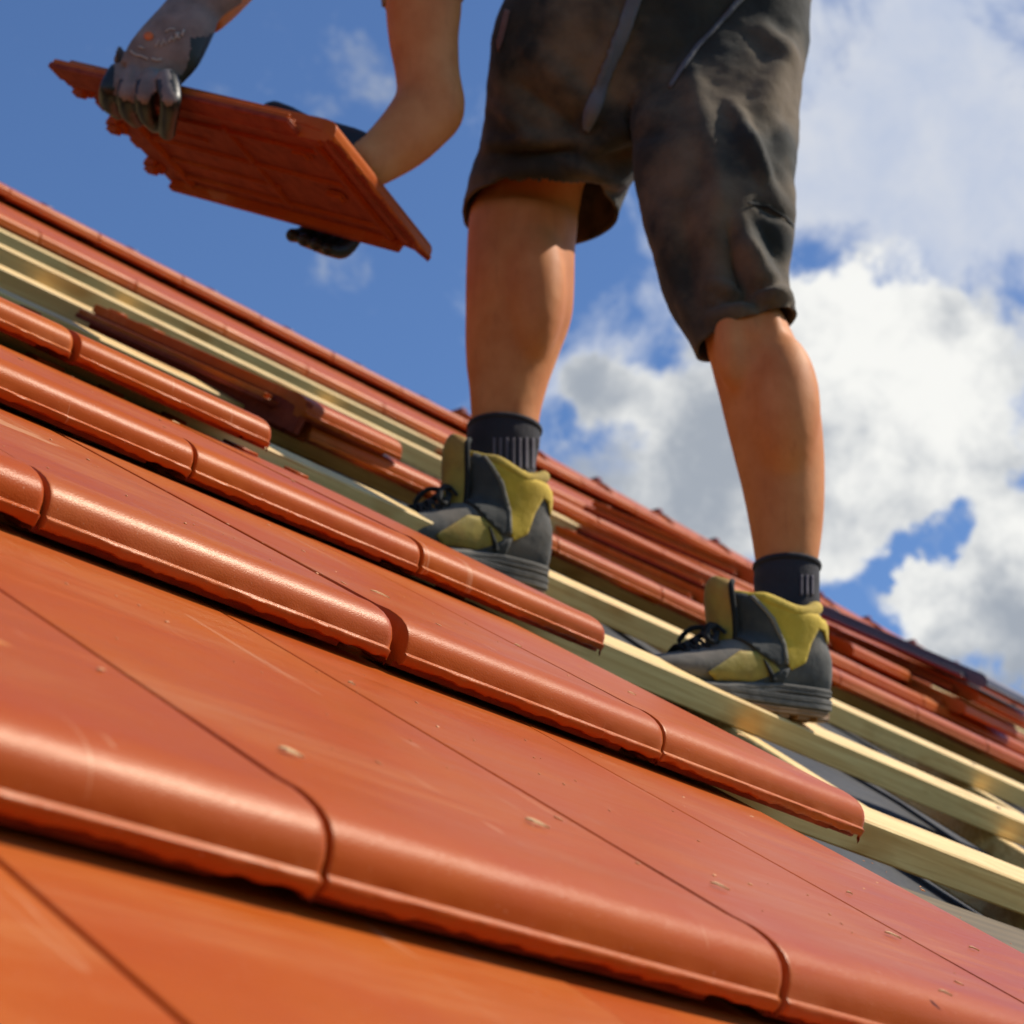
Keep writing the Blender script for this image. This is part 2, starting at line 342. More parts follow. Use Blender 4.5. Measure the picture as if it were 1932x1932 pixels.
def tile_mesh(seed, wd, fine=True, flange=True, clip_rib=.86, end=False, skirt=0, rfac=.42):
    rnd = random.Random(seed)
    r = [0, .0006, .0014, .0026, .0042, .0064, .009]
    n = 84 if fine else 10
    mid = [.009+(wd-.018)*i/n for i in range(1, n)]
    xs = r + mid + [wd-a for a in reversed(r)]
    off = Vector((seed*3.7, 1.3, 0)); vs = []; rows = []
    for x in xs:
        j = (noise.fractal(Vector((x*90, 0, 0))+off, 1.0, 2.0, 6)*.0013 + max(0, noise.noise(Vector((x*31, 4, 0))+off)-.1)*.0015) if fine else 0
        P = profile(j); dx = min(x, wd-x); row = []
        for i, (y, z, rr) in enumerate(P):
            a, b = P[i-1] if i else P[0], P[(i+1) % len(P)]
            ty, tz = b[0]-a[0], b[1]-a[1]; ll = math.hypot(ty, tz) or 1; ny, nz = tz/ll, -ty/ll    # outward
            if ny*0+nz < 0 and 2 < i < 10: ny, nz = -ny, -nz
            o = 0
            rr = rr*(.15 if x < wd/2 else rfac)
            if rr > 0 and dx < rr: o = rr-math.sqrt(max(0, rr*rr-(rr-dx)**2))
            if 1 < i < 10: ny, nz = 0, 1
            elif 10 <= i <= 22:
                ny, nz = -abs(ty and tz)/ll if 0 else -abs(tz)/ll, abs(ty)/ll
            wob = 0
            if fine and 16 <= i <= 22: wob = noise.noise(Vector((x*60, i*.4, 2))+off)*.0005 + (noise.noise(Vector((x*420, i*1.7, 5))+off)*.0006 if i >= 20 else 0)
            if 24 <= i <= 26 and x > wd*clip_rib: y, z = .03, -.0175      # rib under the nose stops short of the right end
            if i in (24, 25, 26) and fine: y += noise.noise(Vector((x*40, 7, 0))+off)*.001
            row.append(len(vs)); vs.append(Vector((x, y - ny*o + wob, z - nz*o)))
        rows.append(row)
    fs = []; m = len(rows[0])
    for a, b in zip(rows, rows[1:]):
        for k in range(m): fs.append((a[k], a[(k+1) % m], b[(k+1) % m], b[k]))
    fs.append(tuple(rows[0][::-1])); fs.append(tuple(rows[-1]))
    me = mesh(vs, fs)
    bm = bmesh.new(); bm.from_mesh(me); bmesh.ops.recalc_face_normals(bm, faces=bm.faces)
    ext = []
    # side rib under the left edge, interlocking flange with two ridges
    def slab(x0, x1, y0, y1, d0, d1):
        b = box((x0, y0, 0), (x1, y1, 1), 0)
        for v in b.verts: v.co.z = zt(v.co.y) + (d1 if v.co.z > .5 else d0)
        bmesh.ops.bevel(b, geom=b.edges[:], offset=.0012, segments=1, affect='EDGES'); ext.append(b)
    slab(.001, .013, .02, GA*1.1, -.031, -.008)
    if flange:
        slab(-.026, .004, .055, GA*1.12, -.030, -.0225)
        slab(-.025, -.019, .06, GA*1.115, -.024, -.0165); slab(-.013, -.008, .06, GA*1.115, -.024, -.0165)
    if end:
        slab(wd-.003, wd+.016, .05, GA*1.10, -.016, -.009); slab(wd+.010, wd+.015, .06, GA*1.09, -.012, -.005); slab(wd-.03, wd+.004, .012, .05, -.0285, -.023)
    if skirt: slab(.0005, .012, .004, GA*1.11, -skirt, -.003)
    for xx, ww in ((.03, .02), (wd*.45, .035), (wd*.8, .02)): slab(xx, xx+ww, GA*1.085, GA*1.14, -.012, .0035)      # head lugs
    for xx in (wd*.3, wd*.62): slab(xx, xx+.02, GA*1.10, GA*1.15, -.012, -.003)
    bm2 = join([bm]+ext); me = bpy.data.meshes.new('roof_tile'); bm2.to_mesh(me); bm2.free()
    me.polygons.foreach_set('use_smooth', [True]*len(me.polygons))
    me.set_sharp_from_angle(angle=math.radians(38)) if hasattr(me, 'set_sharp_from_angle') else None
    me.materials.append(M['tile']); me.materials.append(M['clay'])
    for p in me.polygons:
        c = p.center
        if c.z < zt(c.y)-.0243 or (p.normal.z < -.5 and c.y > .01): p.material_index = 1
    return me
GAP = .0014
fineT = [tile_mesh(i+1, WT-GAP) for i in range(5)]
endT = tile_mesh(17, WT-GAP, end=True, rfac=.9); roundT = tile_mesh(18, WT-GAP, rfac=.95)
coarse = [tile_mesh(9, WT-GAP, False)]
house = empty('house', (0, 0, 0), 'red clay tiled roof under construction with bare pine battens in the middle', 'house')
def RM(u, v, h=0, rz=0, dx=0):
    o = roof(u, v, h) + EX*dx - UPS*.012
    X = EX*math.cos(rz) + UPS*math.sin(rz); Y = -EX*math.sin(rz) + UPS*math.cos(rz)
    return basis(X, Y, NR, o)
SPECIAL = {(1, .5): 'tile_dusty', (0, -1): 'tile_scuffed'}
def lay(v, u0, u1, fine, lift=0, gaps={}, tilt=0):
    u = u0; k = 0
    while u < u1-.01:
        me = (fineT if fine else coarse)[k % (5 if fine else 1)] if not fine else fineT[int((u*2+v*3)) % 5]
        if fine and v in (0, 1, 2, 3) and u+1 > u1-.01: me = endT
        if fine and (u+1) in gaps and gaps[u+1] > .003: me = roundT
        jit = random.uniform(-.0006, .0006)
        wv = gaps.get(u, 0)
        ob = put('roof_tile', me, None, house, RM(u, v, lift+random.uniform(-.0006, .0006), random.uniform(-.0012, .0012), jit+wv) @ Matrix.Rotation(tilt, 4, 'X'))
        if (v, u) in SPECIAL: ob.material_slots[0].link = 'OBJECT'; ob.material_slots[0].material = M[SPECIAL[(v, u)]]; ob['label'] = 'dusty roof tile with a pale orange stain'
        u += 1; k += 1
lay(-1, -4.5, 3.5, True)
lay(0, -4, 3, True, gaps={-1: .0012, 1: .0022, 2: .0012})
lay(1, -4.5, 3.5, True, gaps={1.5: .0085, 2.5: .004, .5: .001})
lay(2, -4, 4, True, gaps={3: .0015})
lay(3, -3.5, 3.5, True, lift=.007, gaps={2.5: .004})
lay(4, 5, 17, True)
lay(5, 10.5, 17.5, False)
lay(6, 11, 18, False)
lay(7, 11.5, 18.5, False)
lay(8, -4, 24, False, tilt=.085)
lay(9, -3.5, 24.5, False, lift=.047)
# battens and counter battens
def beam(lo, hi, name, mt, seed=0, bev=.002):
    bm = box(lo, hi, bev); me = from_bm(bm)
    return put(name, me, mt, house, basis(EX, UPS, NR, Vector((0, 0, 0))))
for k in range(0, 9):
    y0 = (k+.19)*GA if k != 7 else 7.72*GA
    beam((-1.2, y0, -.064*K), (7.5 if k != 5 else 1.36, y0+.07, -.029*K + (.006 if k == 6 else 0)), 'batten', M['wood'])
beam((-1.2, 9.13*GA, -.05), (7.5, 9.13*GA+.10, .020), 'ridge_board', M['membrane'])
beam((.2, .62*GA, -.094), (3.4, 1.12*GA, -.062), 'shade_filler_board', M['shade_wood'])  # added board, fills the wedge below the batten with dark brown shade
for u in (-1.4, .9, 3.2, 5.35, 7.6, 9.9, 12.2, 14.5, 16.8, 19.1, 21.4):
    beam((u*WT, -1.2*GA, -.094*K), (u*WT+.045, 9.9*GA, -.0645*K), 'counter_batten', M['wood'])
# underlay sheet, slightly slack
vs = []; fs = []; nx, ny = 60, 50
for j in range(ny+1):
    for i in range(nx+1):
        x = -2+i*10/nx; y = -1.6*GA + j*(11.55*GA)/ny
        vs.append(EX*x + UPS*y + NR*(-.098*K - .012*abs(noise.noise(Vector((x*2.2, y*3, 0)))) - .001))
for j in range(ny):
    for i in range(nx): a = j*(nx+1)+i; fs.append((a, a+1, a+nx+2, a+nx+1))
put('underlay', mesh(vs, fs), M['membrane'], house)
# far slope, eaves board and walls of the house (out of sight from the front slope)
ry = 9.95*GA; ridge = UPS*ry - NR*.08; z0 = ridge.z; y0 = ridge.y
rb = []
for x in (-2, 8): rb += [Vector((x, y0, z0)), Vector((x, 2*y0+.7, z0-(y0+.7)*math.tan(TH)))]
m_ = mesh([rb[0], rb[1], rb[3], rb[2]]+[v-Vector((0, 0, .05)) for v in (rb[0], rb[1], rb[3], rb[2])], [(0, 1, 2, 3), (7, 6, 5, 4), (0, 4, 5, 1), (1, 5, 6, 2), (2, 6, 7, 3), (3, 7, 4, 0)], False)
put('far_slope', m_, M['tile'], house)
yb = -1.6*GA*math.cos(TH); zb = -1.6*GA*math.sin(TH)-.1
put('wall', from_bm(box((-1.8, yb+.4, -6.5), (7.8, 2*y0+.2, zb+.05), .01)), M['render'], house)
put('gutter_board', from_bm(box((-2, yb-.06, zb-.22), (8, yb-.02, zb-.01), .003)), M['wood'], house)
# ridge caps with hooks, from the finished stretch onwards
def ridge_cap():
    vs = []; fs = []; rows = []
    for (x, r) in ((0, .105), (.004, .112), (.02, .112), (.05, .108), (.34, .100), (.36, .099)):
        row = []
        for ri in (r, r-.014):
            for k in range(15):
                a = math.radians(-20 + 220*k/14); aa = a if ri == r else a
                fl = 1 - .12*abs(math.sin(2*a))
                row.append(len(vs)); vs.append(Vector((x, math.cos(aa)*ri*fl, math.sin(aa)*ri*fl)))
        rows.append(row[:15]+row[15:][::-1])
    n = 30
    for a, b in zip(rows, rows[1:]):
        for k in range(n): fs.append((a[k], b[k], b[(k+1) % n], a[(k+1) % n]))
    for k in range(14):
        fs.append((rows[0][k], rows[0][k+1], rows[0][28-k], rows[0][29-k])); fs.append((rows[-1][k+1], rows[-1][k], rows[-1][29-k], rows[-1][28-k]))
    me = mesh(vs, fs); me.set_sharp_from_angle(angle=math.radians(50)); return me
rc = ridge_cap(); hk = from_bm(join([box((-.012, -.004, -.002), (.012, .05, .004), .001), box((-.012, -.008, -.02), (.012, -.004, .004), .001)]))
rx = 15.0*WT
while rx < 7.4:
    o = put('ridge_tile', rc, M['tile'], house, Matrix.Translation(Vector((rx, ridge.y, ridge.z+.045))))
    put('ridge_hook', hk, M['clip'], o, Matrix.Translation(Vector((rx+.02, ridge.y-.02, ridge.z+.045+.112))))
    rx += .335
for u in range(5, 24):
    put('tile_hook', hk, M['clip'], house, basis(EX, UPS, NR, roof(u+.98-.02, 9, .0465)+UPS*.022) @ Matrix.Scale(.6, 4))
# galvanised edge strips lying on the batten below course five
for (u0, u1, v, h) in ((5.25, 5.75, 3.52, -.036), (5.95, 6.55, 3.52, -.036), (7.7, 8.0, 3.52, -.036), (8.1, 8.75, 3.52, -.036)):
    beam((u0*WT, v*GA, h-.003), (u1*WT, v*GA+.05, h), 'metal_strip', M['zinc'], bev=.0006)
g = put('ground', mesh([(-900, -900, -6.5), (900, -900, -6.5), (900, 900, -6.5), (-900, 900, -6.5)], [(0, 1, 2, 3)], False), M['grass'])
tag(g, kind='structure')
exec_after = []
# ------------------------------------------------------------------ loose tiles
def loose(u, v, h, rz, label, group=None, tilt=0, me=None, narrow=None):
    me = me or fineT[0]
    X = EX*math.cos(rz) + UPS*math.sin(rz); Y = -EX*math.sin(rz) + UPS*math.cos(rz); Z = NR
    if tilt: Y2 = Y*math.cos(tilt)+Z*math.sin(tilt); Z = -Y*math.sin(tilt)+Z*math.cos(tilt); Y = Y2
    o = put('loose_roof_tile', me, None, None, basis(X, Y, Z, roof(u, v, h)))
    return tag(o, label, 'roof tile', group)
nar = tile_mesh(21, .205, True, skirt=.050)
loose(4.86, 3.94, .026, math.radians(6), 'shaded roof tile lying askew beside the left boot, its left side toward the viewer', me=nar)
GL = 'loose roof tiles piled on the roof at right'
loose(10.9, 5.15, .03, math.radians(-3), 'lowest loose roof tile of the pile beside the right boot', GL)
loose(11.6, 5.35, .075, math.radians(6), 'loose roof tile on top of the pile beside the right boot', GL)
loose(12.8, 5.2, .03, math.radians(2), 'loose roof tile between the two piles right of the right boot', GL)
loose(13.9, 4.9, .030, math.radians(3), 'lowest loose roof tile under the blue-grey one at the right edge', GL)
loose(14.1, 4.95, .066, math.radians(-2), 'middle loose roof tile under the blue-grey one at the right edge', GL)
sl_ = loose(14.0, 4.9, .104, math.radians(2), 'loose roof tile tinted blue-grey as if shaded, topmost of the pile at the right edge', GL)
def shade_tint_nodes(t, b):  # bluish look of shade put into the clay tile's colour
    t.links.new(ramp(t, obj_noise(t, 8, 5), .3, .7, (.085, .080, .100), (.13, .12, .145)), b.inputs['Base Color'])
sl_.material_slots[0].link = 'OBJECT'; sl_.material_slots[0].material = mat('blue_grey_shade_tint', (.1, .1, .12), .4, shade_tint_nodes)
# ------------------------------------------------------------------ held tile with ribbed underside
def held_mesh():
    me0 = tile_mesh(33, WT-GAP, True); bm = bmesh.new(); bm.from_mesh(me0); ext = []
    def slab(x0, x1, y0, y1, d0, d1, bev=.0018):
        b = box((x0, y0, 0), (x1, y1, 1), 0)
        for v in b.verts: v.co.z = zt(v.co.y) + (d1 if v.co.z > .5 else d0)
        bmesh.ops.bevel(b, geom=b.edges[:], offset=bev, segments=2, affect='EDGES'); ext.append(b)
    for x, e_, dd in ((.058, .06, .0180), (.098, .30, .0172), (.128, .07, .0185), (.176, .22, .0175), (.216, .07, .0188)): slab(x, x+.008, e_, GA*1.03, -dd, -.012)
    slab(.02, WT-.02, .055, .068, -.020, -.012); slab(.02, WT-.02, GA*.98, GA*1.0, -.021, -.012)
    slab(.05, .23, GA*.52, GA*.54, -.0185, -.012)
    for x in (.028, .108, .200): slab(x, x+.026, GA*1.08, GA*1.155, -.027, -.004, .007)
    for x in (.06, .15): slab(x, x+.02, .09, .12, -.022, -.012, .004)
    slab(WT-.016, WT-.003, .05, GA*1.10, -.026, -.008)
    out = join([bm]+ext); me = bpy.data.meshes.new('h'); out.to_mesh(me); out.free()
    me.polygons.foreach_set('use_smooth', [True]*len(me.polygons)); me.set_sharp_from_angle(angle=math.radians(38))
    me.materials.append(M['tile']); me.materials.append(M['clay'])
    for p in me.polygons:
        if p.normal.z < -.3 or p.center.z < zt(p.center.y)-.0262: p.material_index = 1
    return me
cA, cB, cC = at(105, 122, 2.760), at(628, 262, 2.486), at(812, 492, 2.693)
ya = (cA-cB).normalized(); xb = (cC-cB); xb = (xb - ya*xb.dot(ya)).normalized(); zb_ = xb.cross(ya)
a_ = math.radians(3.2); ya, zb_ = ya*math.cos(a_)+zb_*math.sin(a_), zb_*math.cos(a_)-ya*math.sin(a_)
HM = basis(xb, ya*.95, zb_, cB + zb_*.022)
ht = put('held_roof_tile', held_mesh(), None, None, HM)
tag(ht, 'red clay roof tile held up by the worker, ribbed underside towards the viewer', 'roof tile')
# ------------------------------------------------------------------ splinters
SPN = ['above the big left nose of the nearest tile row', 'longest of those in the middle of the picture bottom', 'just above the nearest tile nose at lower right', 'on the nearest tile at the lower right, longest there', 'by the wide joint gap in the middle of the roof',
 'beside the thin joint line left of centre', 'on the third tile row near its right end', 'on the third tile row below the bare batten', 'on the third tile row left of the bare batten', 'on the small tile row at the left, behind a nose highlight', 'at the lower right edge above the last nose', 'faint and thin at the right border', 'tiny, at the end of the thin joint line in the lower right']
SPL = [(545, 1427, 0, 48, 10), (1010, 1560, 0, 46, 9), (1355, 1678, 0, 36, 6), (1682, 1770, 0, 32, 6), (715, 1125, 1, 36, 5), (660, 1295, 0, 14, 4), (1400, 1392, 1, 22, 5), (1190, 1312, 1, 16, 4), (975, 1222, 1, 14, 3), (330, 800, 2, 14, 4), (1780, 1880, 0, 26, 4), (1835, 1795, 0, 20, 3), (1600, 1690, 0, 12, 3)]
for i, (x, y, v0, ln, wd) in enumerate(SPL):
    p, h = on_roof(x, y, v0); q, h2 = on_roof(x+ln*.5, y+ln*.2, v0); d = q-p; l = d.length; d.normalize()
    sd = NR.cross(d).normalized(); wv = max(.0005, .0008*wd/6)
    vs = []; 
    for s_, t_ in ((-1, .12), (-.45, 1), (.2, .8), (1, .1)):
        c = p + d*l*s_ + NR*(.0012+.0006*t_)
        vs += [c - sd*wv*t_*1.5, c + sd*wv*t_*1.5, c + sd*wv*t_ + NR*.0009, c - sd*wv*t_ + NR*.0009]
    fs = [(3, 2, 1, 0), (12, 13, 14, 15)]
    for a in range(3):
        for k in range(4): fs.append((a*4+k, a*4+(k+1) % 4, a*4+4+(k+1) % 4, a*4+4+k))
    o = put('wood_splinter', mesh(vs, fs, False), M['splinter'])
    tag(o, ('pale pine splinter ' + SPN[i]), 'wood splinter', 'pine splinters scattered on the roof tiles')
cr = []; rnd = random.Random(5)
for k in range(260):
    u = rnd.uniform(-.6, 3.4); v = rnd.choice((0, 0, 1, 1, 2)) + rnd.uniform(.06, .93); h = -.033*(v-math.floor(v))
    p = roof(u, v, h+.0006); r_ = rnd.choice((.0004, .0005, .0007, .0011)) ; b_ = bmesh.new(); bmesh.ops.create_icosphere(b_, subdivisions=1, radius=r_)
    st = rnd.uniform(1, 3.2); a_ = rnd.uniform(0, 3.14)
    for vv in b_.verts:
        q = vv.co.copy(); q.x *= st*rnd.uniform(.8, 1.2); q.z *= .6
        vv.co = p + EX*(q.x*math.cos(a_)-q.y*math.sin(a_)) + UPS*(q.x*math.sin(a_)+q.y*math.cos(a_)) + NR*q.z
    cr.append(b_)
o = put('clay_crumbs', from_bm(join(cr)), mat('pale_clay_grit', (.62, .27, .12), .9)); tag(o, 'fine pale grit and clay crumbs strewn over the near roof tiles', 'grit', kind='stuff')
nl = bmesh.new(); bmesh.ops.create_cone(nl, cap_ends=True, segments=10, radius1=.0035, radius2=.0032, depth=.0016); nlm = from_bm(nl)
for v in (1.19, 2.19, 3.19):
    for u in (3.2, 5.35, 7.6, 9.9):
        put('nail', nlm, M['zinc'], house, basis(EX, UPS, NR, roof(u, v, -.029*K+.0006)+UPS*.03+EX*.022))
# ------------------------------------------------------------------ the worker
D1, D2 = 2.55, 2.36
person = empty('person', atH(1250, 1250, 2.45), 'roofer in dark shorts and yellow-lined work boots bending left with a roof tile', 'person')
legL = [(1180, -60, 1350, -40, 2.43, .6), (1080, 80, 1240, 120, 2.43, .6), (965, 280, 1120, 310, 2.51, .7), (898, 370, 1094, 392), (884, 420, 1090, 430), (880, 480, 1085, 480), (878, 540, 1084, 540), (878, 600, 1079, 600), (879, 660, 1058, 660), (884, 720, 1036, 720), (888, 780, 1020, 780), (893, 830, 1014, 830), (900, 880, 1010, 880), (905, 950, 1012, 950)]
legR = [(1330, -120, 1450, -120, 2.46, .5), (1330, 0, 1450, 0, 2.45, .5), (1330, 200, 1450, 200, 2.42, .6), (1335, 350, 1440, 350, 2.40, .7), (1328, 480, 1452, 480, 2.38, .8), (1338, 560, 1458, 560, 2.375, .75), (1328, 612, 1480, 606, 2.36, .85), (1332, 650, 1500, 645), (1345, 700, 1522, 700), (1358, 750, 1541, 750), (1370, 800, 1550, 800), (1385, 860, 1555, 860), (1400, 920, 1556, 920), (1412, 980, 1554, 980), (1422, 1040, 1547, 1040), (1428, 1090, 1540, 1090), (1432, 1180, 1540, 1180)]
tor = [(1120, -60, 1460, -60, 2.46, .45), (1090, -150, 1470, -150, 2.46, .5), (960, -300, 1390, -330, 2.44, .62), (820, -400, 1230, -520, 2.44, .62), (700, -450, 1010, -640, 2.44, .7), (640, -500, 860, -690, 2.44, .7)]
armR_up = [(660, -330, 850, -330, 2.36), (712, -180, 876, -180, 2.34), (722, -60, 874, -60, 2.33), (727, 20, 871, 20, 2.33), (733, 80, 866, 70, 2.33), (743, 130, 868, 135, 2.33), (748, 170, 878, 190, 2.33), (742, 190, 874, 224, 2.33)]
armR_lo = [(750, 165, 876, 180, 2.33), (742, 190, 874, 225, 2.33), (722, 220, 842, 262, 2.32), (702, 243, 800, 300, 2.31), (682, 262, 752, 330, 2.30), (664, 276, 722, 345, 2.29), (650, 290, 700, 350, 2.28)]
el = at(590, -260, 2.86); wr = at(420, -20, 2.70); wr2 = at(372, 30, 2.68)
bms = [tube_bm(limb(legL, D1, .92), 28), tube_bm(limb(legR, D2, .92), 28), tube_bm(limb(tor, 2.44, .65), 28),
       tube_bm(limb(armR_up, 2.33, .85), 24), tube_bm(limb(armR_lo, 2.33, .85), 24),
       tube_bm(chain([(at(780, -470, 3.08), .068), (at(700, -390, 2.98), .058), (el, .046), (at(500, -130, 2.77), .045), (wr, .036), (wr2, .032)]), 20),
       # calf, shin and knee masses
       ball(atH(1004, 545, D1-.036), .045, .046, .11), ball(atH(915, 600, D1-.01), .022, .03, .14), 
       ball(atH(1478, 770, D2-.03), .045, .045, .10), ball(atH(1418, 622, D2-.048), .009, .010, .018), ball(atH(1462, 632, D2-.040), .012, .012, .034), ball(atH(1378, 650, D2-.040), .022, .02, .06),
       # neck and head looking down at the tile
       tube_bm(chain([(at(800, -580, 3.12), .066), (at(700, -620, 3.08), .06), (at(620, -650, 3.05), .06)]), 20)]
HX = (R*-.75 - U*.6 - F*.1).normalized(); HY = (U*.75 - R*.6); HY = (HY - HX*HY.dot(HX)).normalized(); HZ = HX.cross(HY)
hc_ = at(560, -690, 3.02)
bms += [ball(hc_, .098, .118, .076, (HX, HY, HZ)), ball(hc_+HX*.03-HY*.06, .06, .06, .058, (HX, HY, HZ)), ball(hc_+HX*.105-HY*.015, .018, .028, .014, (HX, HY, HZ)),
        ball(hc_+HX*.085-HY*.06, .015, .008, .022, (HX, HY, HZ)), ball(hc_+HZ*.078-HY*.01, .014, .03, .012, (HX, HY, HZ)), ball(hc_-HZ*.078-HY*.01, .014, .03, .012, (HX, HY, HZ))]
body = put('body', fuse(bms, .0065, 5), M['skin'], person)
for s_ in (-1, 1): put('eye', from_bm(ball(hc_+HX*.084+HY*.008+HZ*.03*s_, .012), True), M['print'], person)
put('hair', fuse([ball(hc_-HX*.016+HY*.022, .098, .108, .084, (HX, HY, HZ))], .006, 3), M['hair'], person)

# shorts: two wide legs and a seat fused, opened at the hems, wrinkled
shL = [(1000, -80, 1470, -70, 2.41, .56), (945, 30, 1400, 20, 2.41, .56), (930, 130, 1328, 120, 2.43, .60), (918, 235, 1256, 235, 2.47, .70), (890, 330, 1196, 328, 2.52, .80), (872, 405, 1166, 388, 2.55, .84), (868, 480, 1150, 470, 2.55, .84)]
shR = [(1220, -100, 1545, -100, 2.46, .56), (1210, 0, 1530, 0, 2.45, .56), (1200, 130, 1512, 130, 2.43, .56), (1196, 250, 1500, 250, 2.40, .6), (1200, 350, 1497, 340, 2.38, .66), (1232, 460, 1492, 425, 2.37, .72), (1262, 560, 1482, 500, 2.37, .75), (1305, 640, 1484, 565, 2.36, .8), (1326, 690, 1492, 605, 2.36, .85), (1350, 760, 1510, 680, 2.36, .85)]
seat = [(950, -30, 1535, -30, 2.43, .34), (940, -100, 1545, -100, 2.43, .40), (960, -190, 1560, -190, 2.43, .5), (960, -260, 1520, -290, 2.43, .5)]
sm = fuse([tube_bm(limb(shL, 2.5), 30), tube_bm(limb(shR, 2.4), 30), tube_bm(limb(seat, 2.43), 30)], .0065, 8)
bm = bmesh.new(); bm.from_mesh(sm)
def pxy(p):
    d = p-CAM; z = d.dot(F); return 966+FP*d.dot(R)/z, 966-FP*d.dot(U)/z
hemL = (atH(1018, 405, 2.55), Vector((0, 0, 1))); 
nR = (Vector((0, 0, 1)) + R0*-.42).normalized(); hemR = (atH(1408, 632, 2.36), nR)
def hem_cut(test, co, no):
    vs_ = {v for v in bm.verts if test(*pxy(v.co))}
    fs_ = [f for f in bm.faces if all(v in vs_ for v in f.verts)]
    es_ = {e for f in fs_ for e in f.edges}; vv_ = {v for f in fs_ for v in f.verts}
    bmesh.ops.bisect_plane(bm, geom=list(vv_)+list(es_)+fs_, dist=1e-6, plane_co=co, plane_no=-no, clear_outer=True)
hem_cut(lambda x, y: (x < 1184 and y > 340), *hemL)
hem_cut(lambda x, y: (x > 1186 and y > 470), *hemR)
folds = [
 (1290, 60, 1180, 200, 30, .007), (1000, 100, 1180, 260, 22, .006), (950, 140, 1100, 250, 16, -.006), (940, 200, 1010, 265, 12, .007), (1060, 300, 1180, 350, 10, .008), (1085, 325, 1170, 372, 8, -.006), (880, 380, 960, 340, 10, .006), (1200, 60, 1080, 240, 14, -.005),
 (1380, 200, 1440, 330, 12, .009), (1470, 240, 1500, 330, 14, .008), (1395, 420, 1430, 560, 14, .009), (1370, 440, 1400, 560, 10, -.007), (1440, 440, 1485, 560, 12, -.008), (1350, 540, 1480, 575, 7, .007), (1350, 560, 1485, 585, 6, -.006), (1210, 380, 1260, 520, 14, .007), (1290, 560, 1330, 660, 12, .006), (1440, 60, 1500, 140, 16, .008), (1300, 120, 1360, 380, 20, .006),  # (x0,y0,x1,y1,width px, amplitude m) ridges and creases drawn across the cloth
 (1240, 215, 1085, 300, 26, .010), (1255, 250, 1120, 300, 16, -.009), (1250, 150, 1160, 245, 20, .006), (1180, 330, 1000, 320, 20, .009), (1150, 355, 1010, 345, 9, -.006), (930, 270, 1080, 265, 14, .008), (930, 288, 1080, 284, 10, -.008), (900, 340, 1000, 320, 16, .006),
 (925, 60, 990, 250, 26, .006), (1160, 40, 1100, 260, 14, .007), (1240, 200, 1200, 330, 30, .006),
 (1405, 270, 1470, 390, 14, .011), (1430, 300, 1490, 420, 20, -.009), (1490, 330, 1480, 500, 30, .010), (1400, 470, 1480, 590, 18, .011), (1380, 500, 1440, 600, 16, -.010), (1350, 600, 1480, 560, 10, .008), (1345, 580, 1470, 540, 9, -.007),
 (1340, 330, 1350, 560, 26, .007), (1290, 380, 1310, 600, 18, -.006), (1500, 60, 1440, 200, 22, .008), (1510, 150, 1460, 260, 16, -.007), (1420, 385, 1495, 430, 8, -.006), (1330, 250, 1330, 420, 22, -.005), (1250, 400, 1300, 620, 16, .006)]
bm.normal_update()
newco = {}
for v in bm.verts:
    x, y = pxy(v.co); a = 0
    front = -v.normal.dot(F)
    for (x0, y0, x1, y1, wd, amp) in folds:
        dx, dy = x1-x0, y1-y0; L2 = dx*dx+dy*dy; t = ((x-x0)*dx+(y-y0)*dy)/L2
        tc_ = min(1, max(0, t)); d = math.hypot(x-x0-dx*tc_, y-y0-dy*tc_)
        if d < wd*2.2: a += 1.55*amp*math.exp(-(d/wd)**2)*(.35+.65*math.sin(math.pi*min(1, max(0, tc_*.9+.05))))*max(0, front)
    a += .0035*noise.fractal(v.co*Vector((1, 1, 1)).length*6, .8, 2, 4)
    q = v.co*9; a += .0045*noise.noise(Vector((q.x*1.3+q.z*.5, q.y, q.z*1.1)))
    newco[v] = v.co + v.normal*a
for v, c in newco.items(): v.co = c
sm2 = bpy.data.meshes.new('shorts'); bm.to_mesh(sm2); bm.free(); sm2.polygons.foreach_set('use_smooth', [True]*len(sm2.polygons))
shorts = put('shorts', sm2, M['shorts'], person)
md = shorts.modifiers.new('solid', 'SOLIDIFY'); md.thickness = .004; md.offset = 1
sbvh = BVHTree.FromPolygons([v.co for v in sm2.vertices], [tuple(p.vertices) for p in sm2.polygons])
